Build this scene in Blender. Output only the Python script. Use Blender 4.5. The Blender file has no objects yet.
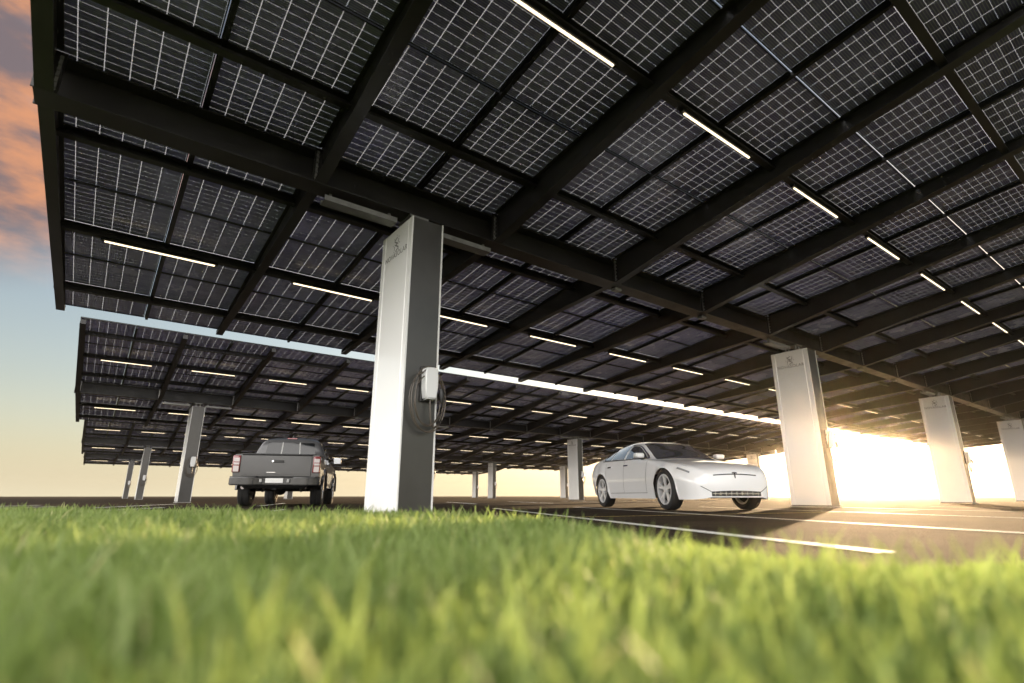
import bpy, bmesh, math, random
import numpy as np
from mathutils import Vector, Matrix
from mathutils.bvhtree import BVHTree

random.seed(7)
rng = np.random.default_rng(11)
SC = bpy.context.scene
COL = SC.collection
R = math.radians
BAY = 2.3                       # one structural bay in metres
H = 0.22                        # eye height

# ------------------------------------------------------------------ camera frame
PITCH, YAW, FPX = 0.2804, 0.9221, 536.45
FWD = Vector((math.cos(YAW), math.sin(YAW), 0))
RGT = Vector((math.sin(YAW), -math.cos(YAW), 0))
UP = Vector((0, 0, 1))
CF = FWD * math.cos(PITCH) + UP * math.sin(PITCH)
CU = -FWD * math.sin(PITCH) + UP * math.cos(PITCH)
EYE = Vector((0, 0, H))


def plan(r, d, z=0.0):
    """metres to the right of / ahead of the photographer's spot -> world"""
    return RGT * r + FWD * d + UP * z


def ray(x, y):
    return (CF + RGT * ((x - 512) / FPX) + CU * ((341.5 - y) / FPX)).normalized()


def seen(P):
    q = Vector(P) - EYE
    d = q.dot(CF)
    if d < .2:
        return None
    return 512 + FPX * q.dot(RGT) / d, 341.5 - FPX * q.dot(CU) / d, d


def Zb(z):                       # survey height (bays) -> metres
    return (z - .1) * BAY + H


# ------------------------------------------------------------------ helpers
def tag(o, label=None, cat=None, group=None, kind=None):
    if label: o['label'] = label
    if cat: o['category'] = cat
    if group: o['group'] = group
    if kind: o['kind'] = kind
    return o


def empty(name, loc, rz=0.0, scale=1.0):
    o = bpy.data.objects.new(name, None)
    o.location = loc
    o.rotation_euler = (0, 0, rz)
    o.scale = (scale,) * 3
    o.empty_display_size = .2
    COL.objects.link(o)
    return o


def link(name, me, mat=None, parent=None, loc=None):
    o = bpy.data.objects.new(name, me)
    if mat is not None and not me.materials:
        me.materials.append(mat)
    COL.objects.link(o)
    if parent is not None:
        o.parent = parent
    if loc is not None:
        o.location = loc
    return o


def mesh_of(name, bm, smooth=False, recalc=True):
    if recalc:
        bmesh.ops.recalc_face_normals(bm, faces=bm.faces)
    me = bpy.data.meshes.new(name)
    bm.to_mesh(me)
    bm.free()
    if smooth:
        for p in me.polygons:
            p.use_smooth = True
        try:
            me.set_sharp_from_angle(angle=R(smooth if smooth is not True else 40))
        except Exception:
            pass
    return me


def obj(name, bm, mat, parent=None, smooth=False, loc=None):
    return link(name, mesh_of(name, bm, smooth), mat, parent, loc)


def hexa(bm, P):
    """8 points: bottom ring then top ring"""
    v = [bm.verts.new(p) for p in P]
    for f in ((0, 1, 2, 3), (4, 5, 6, 7), (0, 1, 5, 4), (1, 2, 6, 5), (2, 3, 7, 6), (3, 0, 4, 7)):
        bm.faces.new([v[i] for i in f])
    return v


def box(bm, x0, x1, y0, y1, z0, z1, bevel=0.0, seg=2):
    v = hexa(bm, [(x0, y0, z0), (x1, y0, z0), (x1, y1, z0), (x0, y1, z0),
                  (x0, y0, z1), (x1, y0, z1), (x1, y1, z1), (x0, y1, z1)])
    if bevel:
        es = {e for q in v for e in q.link_edges}
        bmesh.ops.bevel(bm, geom=list(es), offset=bevel, segments=seg, affect='EDGES', profile=.5)
    return bm


def prism(bm, poly, z0, z1):
    a = [bm.verts.new((x, y, z0)) for x, y in poly]
    b = [bm.verts.new((x, y, z1)) for x, y in poly]
    n = len(poly)
    for i in range(n):
        bm.faces.new((a[i], a[(i + 1) % n], b[(i + 1) % n], b[i]))
    bm.faces.new(a[::-1]); bm.faces.new(b)


def tube(bm, pts, r, n=8, cap=True):
    pts = [Vector(p) for p in pts]
    rings = []
    for i, p in enumerate(pts):
        t = (pts[min(i + 1, len(pts) - 1)] - pts[max(i - 1, 0)]).normalized()
        a = Vector((0, 0, 1)) if abs(t.z) < .9 else Vector((1, 0, 0))
        u = t.cross(a).normalized(); w = t.cross(u)
        rr = r[i] if isinstance(r, (list, tuple)) else r
        rings.append([bm.verts.new(p + u * rr * math.cos(2 * math.pi * k / n) + w * rr * math.sin(2 * math.pi * k / n)) for k in range(n)])
    for A, B in zip(rings, rings[1:]):
        for k in range(n):
            bm.faces.new((A[k], A[(k + 1) % n], B[(k + 1) % n], B[k]))
    if cap:
        bm.faces.new(rings[0][::-1]); bm.faces.new(rings[-1])


def lathe(bm, prof, n=40, axis='y'):
    """closed profile of (radius, along) swept about the axis"""
    rings = []
    for k in range(n):
        a = 2 * math.pi * k / n
        rings.append([bm.verts.new((r * math.cos(a), y, r * math.sin(a))) for r, y in prof])
    m = len(prof)
    for k in range(n):
        A, B = rings[k], rings[(k + 1) % n]
        for i in range(m):
            bm.faces.new((A[i], A[(i + 1) % m], B[(i + 1) % m], B[i]))


def copy_tree(o, parent=None):
    c = o.copy(); COL.objects.link(c)
    if parent is not None:
        c.parent = parent
    for ch in list(o.children):
        copy_tree(ch, c)
    return c


ORD = ['first', 'second', 'third', 'fourth', 'fifth', 'sixth', 'seventh', 'eighth', 'ninth', 'tenth', 'eleventh', 'twelfth',
       'thirteenth', 'fourteenth', 'fifteenth', 'sixteenth', 'seventeenth', 'eighteenth', 'nineteenth', 'twentieth']


# ------------------------------------------------------------------ materials
def newmat(name):
    m = bpy.data.materials.new(name)
    m.use_nodes = True
    nt = m.node_tree
    return m, nt, nt.nodes['Principled BSDF']


def N(nt, t, **kw):
    n = nt.nodes.new(t)
    for k, v in kw.items():
        if k == 'inp':
            for i, x in v.items():
                n.inputs[i].default_value = x
        else:
            setattr(n, k, v)
    return n


def simple(name, col, rough=.5, metal=0., spec=.5, coat=0., var=.0, scale=8., bump=0.):
    m, nt, b = newmat(name)
    b.inputs['Roughness'].default_value = rough
    b.inputs['Metallic'].default_value = metal
    b.inputs['Specular IOR Level'].default_value = spec
    b.inputs['Coat Weight'].default_value = coat
    b.inputs['Coat Roughness'].default_value = .06
    c = (*col, 1)
    if var or bump:
        tc = N(nt, 'ShaderNodeTexCoord')
        no = N(nt, 'ShaderNodeTexNoise', inp={'Scale': scale, 'Detail': 6., 'Roughness': .6})
        nt.links.new(tc.outputs['Object'], no.inputs['Vector'])
        ra = N(nt, 'ShaderNodeMapRange', inp={'From Min': .3, 'From Max': .7, 'To Min': 1 - var, 'To Max': 1 + var})
        nt.links.new(no.outputs['Fac'], ra.inputs['Value'])
        mx = N(nt, 'ShaderNodeVectorMath', operation='SCALE')
        mx.inputs[0].default_value = col
        nt.links.new(ra.outputs[0], mx.inputs['Scale'])
        nt.links.new(mx.outputs[0], b.inputs['Base Color'])
        r2 = N(nt, 'ShaderNodeMapRange', inp={'From Min': .3, 'From Max': .7, 'To Min': max(rough - .08 * min(1, var * 5 + bump), .02), 'To Max': min(rough + .1 * min(1, var * 5 + bump), 1)})
        nt.links.new(no.outputs['Fac'], r2.inputs['Value'])
        nt.links.new(r2.outputs[0], b.inputs['Roughness'])
        if bump:
            bp = N(nt, 'ShaderNodeBump', inp={'Strength': bump, 'Distance': .01})
            nt.links.new(no.outputs['Fac'], bp.inputs['Height'])
            nt.links.new(bp.outputs[0], b.inputs['Normal'])
    else:
        b.inputs['Base Color'].default_value = c
    return m


def emis(name, col, s):
    m, nt, b = newmat(name)
    b.inputs['Base Color'].default_value = (.8, .8, .8, 1)
    b.inputs['Emission Color'].default_value = (*col, 1)
    b.inputs['Emission Strength'].default_value = s
    return m


M = {}
M['steel'] = simple('black_steel', (.024, .022, .021), .36, 0, .5, var=.25, scale=3)
M['rail'] = simple('anodised_rail', (.03, .03, .03), .4, .6, var=.2)
M['galv'] = simple('galvanised_steel', (.30, .30, .29), .45, .8, var=.15, scale=10)
M['bolt'] = simple('zinc_bolt', (.55, .54, .52), .35, .9)
M['white_clad'] = simple('white_cladding', (.86, .855, .84), .25, 0, .5, coat=.4, var=.012, scale=1.3)
M['dark_clad'] = simple('graphite_cladding', (.125, .12, .115), .36, .9, var=.10, scale=2)
M['logo'] = simple('grey_print', (.14, .135, .13), .5)
M['plastic_w'] = simple('white_plastic', (.82, .82, .82), .25, coat=.3)
M['plastic_b'] = simple('black_plastic', (.02, .02, .02), .45)
M['cable'] = simple('cable_rubber', (.09, .072, .055), .33)
M['tube'] = emis('warm_tube', (1., .80, .52), .55)
M['car_white'] = simple('white_car_paint', (.88, .88, .88), .28, 0, .5, coat=.8)
M['car_grey'] = simple('grey_metallic_paint', (.034, .034, .036), .3, .55, .5, coat=.8)
M['glass'] = simple('car_glass', (.050, .054, .058), .03, 0, 1., coat=1.)
M['glass_dark'] = simple('privacy_glass', (.008, .009, .010), .05, 0, .5)
M['rubber'] = simple('tyre_rubber', (.018, .018, .018), .75, bump=.2, scale=60)
M['rim'] = simple('silver_rim', (.78, .78, .79), .3, .25, coat=.5)
M['black_trim'] = simple('black_trim', (.015, .015, .015), .4)
M['lamp_clear'] = simple('lamp_lens', (.45, .47, .5), .08, .3, coat=1.)
M['lamp_red'] = simple('red_lens', (.20, .018, .02), .15, coat=1.)
M['lamp_pale'] = simple('reverse_lens', (.50, .44, .43), .15, coat=1.)
M['plate'] = simple('plate_white', (.78, .78, .76), .4)
M['chrome'] = simple('chrome', (.75, .75, .76), .12, 1.)
M['liner'] = simple('wheel_arch_liner', (.008, .008, .008), .9)


def paint(name, col):
    m, nt, b = newmat(name); L = nt.links.new
    tc = N(nt, 'ShaderNodeTexCoord')
    n1 = N(nt, 'ShaderNodeTexNoise', inp={'Scale': 16., 'Detail': 8., 'Roughness': .75}); L(tc.outputs['Object'], n1.inputs['Vector'])
    ra = N(nt, 'ShaderNodeValToRGB'); e = ra.color_ramp.elements
    e[0].position = .36; e[0].color = (.06, .055, .05, 1)
    e[1].position = .46; e[1].color = (*col, 1)
    L(n1.outputs['Fac'], ra.inputs[0]); L(ra.outputs[0], b.inputs['Base Color'])
    b.inputs['Roughness'].default_value = .7
    return m


M['paint_w'] = paint('road_paint_white', (.68, .67, .64))
M['paint_y'] = paint('road_paint_yellow', (.60, .44, .10))
M['concrete'] = simple('concrete', (.30, .29, .27), .85, var=.2, scale=7, bump=.3)


def make_panel_mat():
    """glass-glass module: dark half cells, the gaps between them let the sky shine through"""
    m, nt, b = newmat('pv_module')
    L = nt.links.new
    uv = N(nt, 'ShaderNodeUVMap')
    sp = N(nt, 'ShaderNodeSeparateXYZ'); L(uv.outputs[0], sp.inputs[0])

    def math_(op, a, bb=None, c=None):
        n = N(nt, 'ShaderNodeMath', operation=op)
        for i, x in enumerate((a, bb, c)):
            if x is None: continue
            if isinstance(x, (int, float)): n.inputs[i].default_value = x
            else: L(x, n.inputs[i])
        return n.outputs[0]

    def line(coord, n_cells, half):   # 1 within «half» of a cell edge, coordinates in cells
        fr = math_('FRACT', coord)
        e = math_('MINIMUM', fr, math_('SUBTRACT', 1., fr))
        return math_('LESS_THAN', e, half)
    u = math_('MULTIPLY', sp.outputs[0], 6.)
    v = math_('MULTIPLY', sp.outputs[1], 20.)
    lx = line(u, 6, .0125)
    ly = line(v, 20, .0125)
    mid = math_('LESS_THAN', math_('ABSOLUTE', math_('SUBTRACT', sp.outputs[1], .5)), .0035)
    gap = math_('MAXIMUM', math_('MAXIMUM', lx, ly), mid)
    # fine busbars inside every cell
    bus = line(math_('MULTIPLY', v, 4.), 1, .13)
    # per-cell tone
    fl = N(nt, 'ShaderNodeCombineXYZ')
    L(math_('FLOOR', u), fl.inputs[0]); L(math_('FLOOR', v), fl.inputs[1])
    oi = N(nt, 'ShaderNodeObjectInfo')
    L(math_('MULTIPLY', oi.outputs['Random'], 37.), fl.inputs[2])
    wn = N(nt, 'ShaderNodeTexWhiteNoise'); L(fl.outputs[0], wn.inputs['Vector'])
    cr = N(nt, 'ShaderNodeMix', data_type='RGBA')
    cr.inputs[6].default_value = (.155, .145, .37, 1); cr.inputs[7].default_value = (.205, .195, .45, 1)
    L(wn.outputs['Value'], cr.inputs[0])
    c2 = N(nt, 'ShaderNodeMix', data_type='RGBA')
    L(math_('MULTIPLY', bus, .6), c2.inputs[0]); L(cr.outputs[2], c2.inputs[6]); c2.inputs[7].default_value = (.42, .42, .62, 1)
    # dust film, uneven from module to module
    tc = N(nt, 'ShaderNodeTexCoord'); ad = N(nt, 'ShaderNodeVectorMath', operation='ADD')
    L(tc.outputs['Object'], ad.inputs[0]); L(oi.outputs['Location'], ad.inputs[1])
    dn = N(nt, 'ShaderNodeTexNoise', inp={'Scale': 1.1, 'Detail': 6., 'Roughness': .65}); L(ad.outputs[0], dn.inputs['Vector'])
    dm = N(nt, 'ShaderNodeMapRange', inp={'From Min': .32, 'From Max': .72, 'To Min': .75, 'To Max': 1.45}); L(dn.outputs['Fac'], dm.inputs['Value'])
    ds = N(nt, 'ShaderNodeVectorMath', operation='SCALE'); L(c2.outputs[2], ds.inputs[0]); L(dm.outputs[0], ds.inputs['Scale'])
    L(ds.outputs[0], b.inputs['Base Color'])
    dr = N(nt, 'ShaderNodeMapRange', inp={'From Min': .3, 'From Max': .7, 'To Min': .12, 'To Max': .36}); L(dn.outputs['Fac'], dr.inputs['Value'])
    L(dr.outputs[0], b.inputs['Roughness'])
    b.inputs['Specular IOR Level'].default_value = .5
    tr = N(nt, 'ShaderNodeBsdfTranslucent'); tr.inputs['Color'].default_value = (.35, .37, .41, 1)
    df = N(nt, 'ShaderNodeBsdfDiffuse'); df.inputs['Color'].default_value = (.4, .4, .4, 1)
    a1 = N(nt, 'ShaderNodeMixShader'); a1.inputs[0].default_value = .25
    L(tr.outputs[0], a1.inputs[1]); L(df.outputs[0], a1.inputs[2])
    mx = N(nt, 'ShaderNodeMixShader')
    L(gap, mx.inputs[0]); L(b.outputs[0], mx.inputs[1]); L(a1.outputs[0], mx.inputs[2])
    L(mx.outputs[0], nt.nodes['Material Output'].inputs['Surface'])
    return m


M['pv'] = make_panel_mat()


def make_asphalt():
    m, nt, b = newmat('asphalt'); L = nt.links.new
    tc = N(nt, 'ShaderNodeTexCoord')
    n1 = N(nt, 'ShaderNodeTexNoise', inp={'Scale': 90., 'Detail': 4., 'Roughness': .7})
    n2 = N(nt, 'ShaderNodeTexNoise', inp={'Scale': .8, 'Detail': 8., 'Roughness': .7})
    n3 = N(nt, 'ShaderNodeTexVoronoi', inp={'Scale': 55.})
    for n in (n1, n2, n3): L(tc.outputs['Object'], n.inputs['Vector'])
    r1 = N(nt, 'ShaderNodeValToRGB')
    r1.color_ramp.elements[0].position = .3; r1.color_ramp.elements[0].color = (.011, .0095, .008, 1)
    r1.color_ramp.elements[1].position = .75; r1.color_ramp.elements[1].color = (.056, .040, .027, 1)
    L(n1.outputs['Fac'], r1.inputs[0])
    mr = N(nt, 'ShaderNodeMapRange', inp={'From Min': .3, 'From Max': .7, 'To Min': .45, 'To Max': 1.45}); L(n2.outputs['Fac'], mr.inputs['Value'])
    sc = N(nt, 'ShaderNodeVectorMath', operation='SCALE'); L(r1.outputs[0], sc.inputs[0]); L(mr.outputs[0], sc.inputs['Scale'])
    L(sc.outputs[0], b.inputs['Base Color'])
    b.inputs['Roughness'].default_value = 1.
    b.inputs['Specular IOR Level'].default_value = .04
    bp = N(nt, 'ShaderNodeBump', inp={'Strength': .7, 'Distance': .02})
    L(n3.outputs['Distance'], bp.inputs['Height']); L(bp.outputs[0], b.inputs['Normal'])
    return m


M['asphalt'] = make_asphalt()
M['soil'] = simple('lawn_soil', (.06, .075, .022), .95, var=.4, scale=25, bump=.5)


def make_grass():
    m, nt, b = newmat('grass_blade'); L = nt.links.new
    at = N(nt, 'ShaderNodeAttribute', attribute_name='tone')
    ra = N(nt, 'ShaderNodeValToRGB')
    e = ra.color_ramp.elements
    e[0].position = 0; e[0].color = (.085, .13, .026, 1)
    e[1].position = 1; e[1].color = (.46, .44, .22, 1)
    x = ra.color_ramp.elements.new(.45); x.color = (.195, .265, .068, 1)
    x = ra.color_ramp.elements.new(.8); x.color = (.29, .36, .125, 1)
    L(at.outputs['Fac'], ra.inputs[0])
    L(ra.outputs[0], b.inputs['Base Color'])
    b.inputs['Roughness'].default_value = .5
    b.inputs['Specular IOR Level'].default_value = .35
    tr = N(nt, 'ShaderNodeBsdfTranslucent')
    hs = N(nt, 'ShaderNodeHueSaturation', inp={'Saturation': 1.0, 'Value': 1.4}); L(ra.outputs[0], hs.inputs['Color'])
    L(hs.outputs[0], tr.inputs['Color'])
    mx = N(nt, 'ShaderNodeMixShader'); mx.inputs[0].default_value = .5
    L(b.outputs[0], mx.inputs[1]); L(tr.outputs[0], mx.inputs[2])
    L(mx.outputs[0], nt.nodes['Material Output'].inputs['Surface'])
    return m


M['grass'] = make_grass()

# ------------------------------------------------------------------ ground, markings, lawn
G = 320.
bm = bmesh.new()
bmesh.ops.create_grid(bm, x_segments=8, y_segments=8, size=G)
tag(obj('ground', bm, M['asphalt']), kind='structure')

# lawn edge in plan coordinates (metres right, metres ahead), left to right
EDGE = [(-40, 17.), (-16, 9.6), (-8, 7.0), (-4.6, 6.2), (-2.6, 5.4), (-1.4, 4.9), (-.5, 4.4), (.2, 3.4), (.50, 2.4), (.66, 2.0), (.95, 1.55), (1.5, 1.72), (2.2, 2.2), (3.0, 2.75), (5.0, 4.0), (9, 6.4), (18, 12), (40, 26)]


def edge_d(r):
    return np.interp(r, [e[0] for e in EDGE], [e[1] for e in EDGE])


bm = bmesh.new()
top = [bm.verts.new(plan(r, float(edge_d(r)), .012)) for r in np.linspace(-40, 40, 161)]
bot = [bm.verts.new(plan(r, -20., .012)) for r in np.linspace(-40, 40, 161)]
for i in range(160):
    bm.faces.new((bot[i], bot[i + 1], top[i + 1], top[i]))
tag(obj('lawn', bm, M['soil']), kind='structure')


def stripe(name, a, b, w, mat, label, z=.004):
    """painted line between two plan points, 4 mm above the asphalt"""
    a = plan(*a); b = plan(*b)
    t = (b - a).normalized(); s = Vector((-t.y, t.x, 0)) * w / 2
    bm = bmesh.new()
    n = 24
    L_, R_ = [], []
    for i in range(n + 1):
        p = a.lerp(b, i / n)
        L_.append(bm.verts.new(p + s + UP * z)); R_.append(bm.verts.new(p - s + UP * z))
    for i in range(n):
        bm.faces.new((L_[i], L_[i + 1], R_[i + 1], R_[i]))
    o = obj(name, bm, mat)
    return tag(o, kind='structure')


tilt = math.tan(R(-12.9))


def stall(r10, d0, d1, w=.10):
    return (r10 + (d0 - 10) * tilt, d0), (r10 + (d1 - 10) * tilt, d1), w


for r10, d0, d1 in ((-.26, 2.3, 10.3), (1.62, 3.2, 11.5), (4.25, 4.0, 11.6), (-3.95, 5.0, 9.4), (-6.6, 6.0, 11.), (6.8, 5.4, 11.8), (9.4, 7.0, 12.), (-9.3, 7.2, 12.)):
    a, b, w = stall(r10, d0, d1)
    stripe('parking_line', a, b, w, M['paint_w'], None)
for k in range(-4, 9):
    p = Vector((3.0 + k * 2.9, 13.3, 0)); q = Vector((4.9 + k * 2.9, 18.2, 0))
    stripe('parking_line', (p.dot(RGT), p.dot(FWD)), (q.dot(RGT), q.dot(FWD)), .10, M['paint_w'], None)
stripe('edge_line', (-.9, 5.12), (6.2, 8.6), .05, M['paint_y'], None, .009)

# ------------------------------------------------------------------ solar canopies
ZP0, TL = 1.9653, -.131            # panel plane: z = ZP0 + TL*y, in bays
YC = 2.32                          # girder line
X0, NB = -.395, 19
PY = .765                          # panel length in bays
Y_EDGE0 = YC - 3 * PY
SLOPE = math.atan(TL)


def plane_z(yb):
    return Zb(ZP0 + TL * yb)


ROWS = [0., 7.2, 16.34, 23.65]
ROWNAME = ['nearest canopy', 'second canopy', 'third canopy', 'farthest canopy']
GZ = Zb(1.477)                     # girder underside

# shared meshes -----------------------------------------------------
PW, PL = .4973 * BAY, .7647 * BAY   # module width (x) and length (along the slope)


def panel_geo(bm, uvl, mat4):
    fr, hh = .012, .030
    def V(x, y, z): return bm.verts.new(mat4 @ Vector((x, y, z)))
    a, b_ = PW / 2, PL / 2
    s = [V(-a + fr, -b_ + fr, .006), V(a - fr, -b_ + fr, .006), V(a - fr, b_ - fr, .006), V(-a + fr, b_ - fr, .006)]
    f = bm.faces.new(s)
    for lp, c in zip(f.loops, ((0, 0), (1, 0), (1, 1), (0, 1))):
        lp[uvl].uv = c
    f.material_index = 0
    o0 = [V(x, y, -.004) for x, y in ((-a, -b_), (a, -b_), (a, b_), (-a, b_))]
    o1 = [V(x, y, hh) for x, y in ((-a, -b_), (a, -b_), (a, b_), (-a, b_))]
    i0 = [V(x, y, -.004) for x, y in ((-a + fr, -b_ + fr), (a - fr, -b_ + fr), (a - fr, b_ - fr), (-a + fr, b_ - fr))]
    i1 = [V(x, y, hh) for x, y in ((-a + fr, -b_ + fr), (a - fr, -b_ + fr), (a - fr, b_ - fr), (-a + fr, b_ - fr))]
    for k in range(4):
        j = (k + 1) % 4
        for q in ((o0[k], o0[j], o1[j], o1[k]), (i0[k], i1[k], i1[j], i0[j]), (o0[k], i0[k], i0[j], o0[j]), (o1[k], o1[j], i1[j], i1[k])):
            bm.faces.new(q).material_index = 1


def panel_mesh(mats):
    bm = bmesh.new()
    uvl = bm.loops.layers.uv.new('UVMap')
    for m4 in mats:
        panel_geo(bm, uvl, m4)
    me = mesh_of('solar_panel', bm, recalc=False)
    me.materials.append(M['pv']); me.materials.append(M['rail'])
    return me


PANEL = panel_mesh([Matrix.Identity(4)])


def rafter_bm(front):
    """tapered I-beam cantilever, local x = 0 on its web, y in world metres from the girder line, z world"""
    bm = bmesh.new()
    s = -1 if front else 1
    ya, yt = YC + (-.070 if front else .046), (Y_EDGE0 + .03 if front else YC + 3 * PY - .005)
    top_a, top_t = plane_z(ya) - .012, plane_z(yt) - .012
    bot_a, bot_t = GZ + .004, plane_z(yt) - (.125 if front else .10)
    fw = .062 if front else .055
    A, T = (ya - YC) * BAY, (yt - YC) * BAY
    def seg(hw, za0, za1, zt0, zt1):
        hexa(bm, [(-hw, A, za0), (hw, A, za0), (hw, T, zt0), (-hw, T, zt0), (-hw, A, za1), (hw, A, za1), (hw, T, zt1), (-hw, T, zt1)])
    seg(.008, bot_a + .012, top_a - .012, bot_t + .012, top_t - .012)
    seg(fw, bot_a, bot_a + .012, bot_t, bot_t + .012)
    seg(fw - .008, top_a - .012, top_a, top_t - .012, top_t)
    # end plate on the girder and a tip plate
    d = .016 * s
    box(bm, -.085, .085, min(A, A - d), max(A, A - d), bot_a - .002, top_a - .03)
    box(bm, -fw + .003, fw - .003, min(T, T + d * .5), max(T, T + d * .5), bot_t - .002, top_t - .004)
    return bm


def bolts_bm(front):
    bm = bmesh.new()
    s = -1 if front else 1
    A = (-.070 if front else .046) * BAY
    for sx in (-.055, .055):
        prof = [(0., GZ + .03)]
        for k in range(6):
            z = GZ + .05 + k * .058
            prof += [(.004, z - .011), (.022, z - .009), (.022, z + .009), (.004, z + .011)]
        prof.append((0., GZ + .37))
        v0 = [bm.verts.new((sx - .011, A + s * y, z)) for y, z in prof]
        v1 = [bm.verts.new((sx + .011, A + s * y, z)) for y, z in prof]
        for i in range(len(prof) - 1):
            bm.faces.new((v0[i], v1[i], v1[i + 1], v0[i + 1]))
        bm.faces.new(v0); bm.faces.new(v1)
    return bm


RAF = [mesh_of('rafter', rafter_bm(True)), mesh_of('rafter', rafter_bm(False))]
BOL = [mesh_of('bolt_row', bolts_bm(True)), mesh_of('bolt_row', bolts_bm(False))]
for me in RAF: me.materials.append(M['steel'])
for me in BOL: me.materials.append(M['bolt'])

PURL = [.40, 1.165, 1.935, 2.70, 3.49, 4.25]
LIGHT_P = (1, 4)
XL, XR = X0 * BAY, (X0 + NB) * BAY
LN = NB * BAY

bm = bmesh.new()   # C purlin
PD = .112
box(bm, XL, XR, -.006, .006, -PD, 0)
box(bm, XL, XR, -.070, -.006, -PD, -PD + .007)
box(bm, XL, XR, -.070, -.006, -.007, 0)
box(bm, XL, XR, -.072, -.065, -PD + .007, -PD + .028)
PURLIN = mesh_of('purlin', bm); PURLIN.materials.append(M['steel'])

bm = bmesh.new()   # girder, local y = 0 on its web
GT = plane_z(YC + .07) - .03
box(bm, XL - .005, XR + .005, -.011, .011, GZ + .018, GT - .018)
box(bm, XL - .005, XR + .005, -.155, .10, GZ, GZ + .018)
box(bm, XL - .005, XR + .005, -.155, .10, GT - .018, GT)
GIRDER = mesh_of('girder', bm); GIRDER.materials.append(M['steel'])

bm = bmesh.new()   # rail under the panel seam: local, full slope length
sl = 6 * PY * BAY
hexa(bm, [(-.020, -sl / 2, -.052), (.020, -sl / 2, -.052), (.020, sl / 2, -.052), (-.020, sl / 2, -.052),
          (-.020, -sl / 2, -.006), (.020, -sl / 2, -.006), (.020, sl / 2, -.006), (-.020, sl / 2, -.006)])
RAIL = mesh_of('seam_rail', bm); RAIL.materials.append(M['rail'])

bm = bmesh.new()   # cable tray hung under the girder beside each pillar
box(bm, -.42, .42, -.075, -.069, 0, .06); box(bm, -.42, .42, .069, .075, 0, .06); box(bm, -.42, .42, -.069, .069, 0, .006)
box(bm, -.36, -.33, -.02, .02, .006, .118); box(bm, .33, .36, -.02, .02, .006, .118)
TRAY = mesh_of('cable_tray', bm); TRAY.materials.append(M['galv'])
bm = bmesh.new()
box(bm, -.07, .07, -.05, .05, -.045, 0, .006)
JBOX = mesh_of('junction_box', bm); JBOX.materials.append(M['galv'])

PILX, PILS = 1.112, 4.0

CANOPY_LABEL = ['black steel solar canopy nearest the camera, filling the top of the picture',
                'second solar canopy from the camera, beyond the strip of sky above the pickup',
                'third solar canopy from the camera, low behind the second one',
                'farthest solar canopy, lowest one seen just above the horizon at left']

for ri, oy in enumerate(ROWS):
    c = empty('solar_canopy', (0, (oy + YC) * BAY, 0))
    tag(c, CANOPY_LABEL[ri], 'solar canopy', 'solar canopies over the car park')
    link('girder', GIRDER, parent=c)
    for k in range(NB + 1):
        x = (X0 + k) * BAY
        for f in (0, 1):
            xe = x + (.066 if k == 0 else -.066 if k == NB else 0)
            link('rafter', RAF[f], parent=c, loc=(xe, 0, 0))
            if ri < 2:
                link('bolt_row', BOL[f], parent=c, loc=(xe, 0, 0))
        near_pillar = any(abs(X0 + k - (PILX + PILS * q)) < .7 for q in range(5))
        if not near_pillar and 0 < k < NB and ri < 2:
            link('junction_box', JBOX, parent=c, loc=(x + .13, 0, GZ - .003))
    for yb in PURL:
        o = link('purlin', PURLIN, parent=c, loc=(0, (yb - YC) * BAY, plane_z(yb) - .010))
        o.rotation_euler = (SLOPE, 0, 0)
    for k in range(NB):
        o = link('seam_rail', RAIL, parent=c, loc=((X0 + k + .5) * BAY + .034, 0, plane_z(YC)))
        o.rotation_euler = (SLOPE, 0, 0)
    for q in range(5):
        for s in (-1, 1):
            link('cable_tray', TRAY, parent=c, loc=((PILX + PILS * q + .0) * BAY + s * .66, 0, GZ - .12))
    # panels
    cand = []
    for k in range(NB):
        for half in (0, 1):
            for j in range(6):
                xb = X0 + k + (.25 if half == 0 else .75)
                yb = Y_EDGE0 + (j + .5) * PY
                P = Vector((xb * BAY, (yb - YC) * BAY, plane_z(yb)))
                s_ = seen(P + Vector((0, (oy + YC) * BAY, 0)))
                inside = s_ is not None and -120 < s_[0] < 1144 and -160 < s_[1] < 700
                cand.append(((0 if inside else 1, (s_[2] if s_ else 99)), P))
    cand.sort(key=lambda t: t[0])
    for _, P in cand[:100]:
        o = link('solar_panel', PANEL, parent=c, loc=P)
        o.rotation_euler = (SLOPE, 0, 0)
    rest = [Matrix.Translation(P) @ Matrix.Rotation(SLOPE, 4, 'X') for _, P in cand[100:]]
    o = link('solar_panels', panel_mesh(rest), parent=c)
    o['kind'] = 'stuff'

# strip lights -------------------------------------------------------
bm = bmesh.new(); box(bm, -.66, .66, -.024, .024, -.030, 0, .004, 1)
L_HOUS = mesh_of('housing', bm); L_HOUS.materials.append(M['plastic_b'])
bm = bmesh.new(); box(bm, -.62, .62, -.011, .011, -.046, -.031, .004, 2)
L_TUBE = mesh_of('tube', bm); L_TUBE.materials.append(M['tube'])
for ri, oy in enumerate(ROWS):
    for pi in LIGHT_P:
        yb = PURL[pi]
        for k in range(NB):
            base = Vector(((X0 + k + .5) * BAY, (yb + oy) * BAY, plane_z(yb) - .010 - PD))
            s_ = seen(base)
            if s_ is None or not (-25 < s_[0] < 1040 and -15 < s_[1] < 560):
                continue
            t = empty('strip_light', base + Vector((0, -.035, 0)))
            t.rotation_euler = (SLOPE, 0, 0)
            pos = 'front line' if pi == 1 else 'back line'
            tag(t, f'lit strip light in {pos} of {ROWNAME[ri]}, {ORD[k]} from its left end', 'strip light', 'strip lights under the canopies')
            link('housing', L_HOUS, parent=t)
            link('tube', L_TUBE, parent=t)

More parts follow.
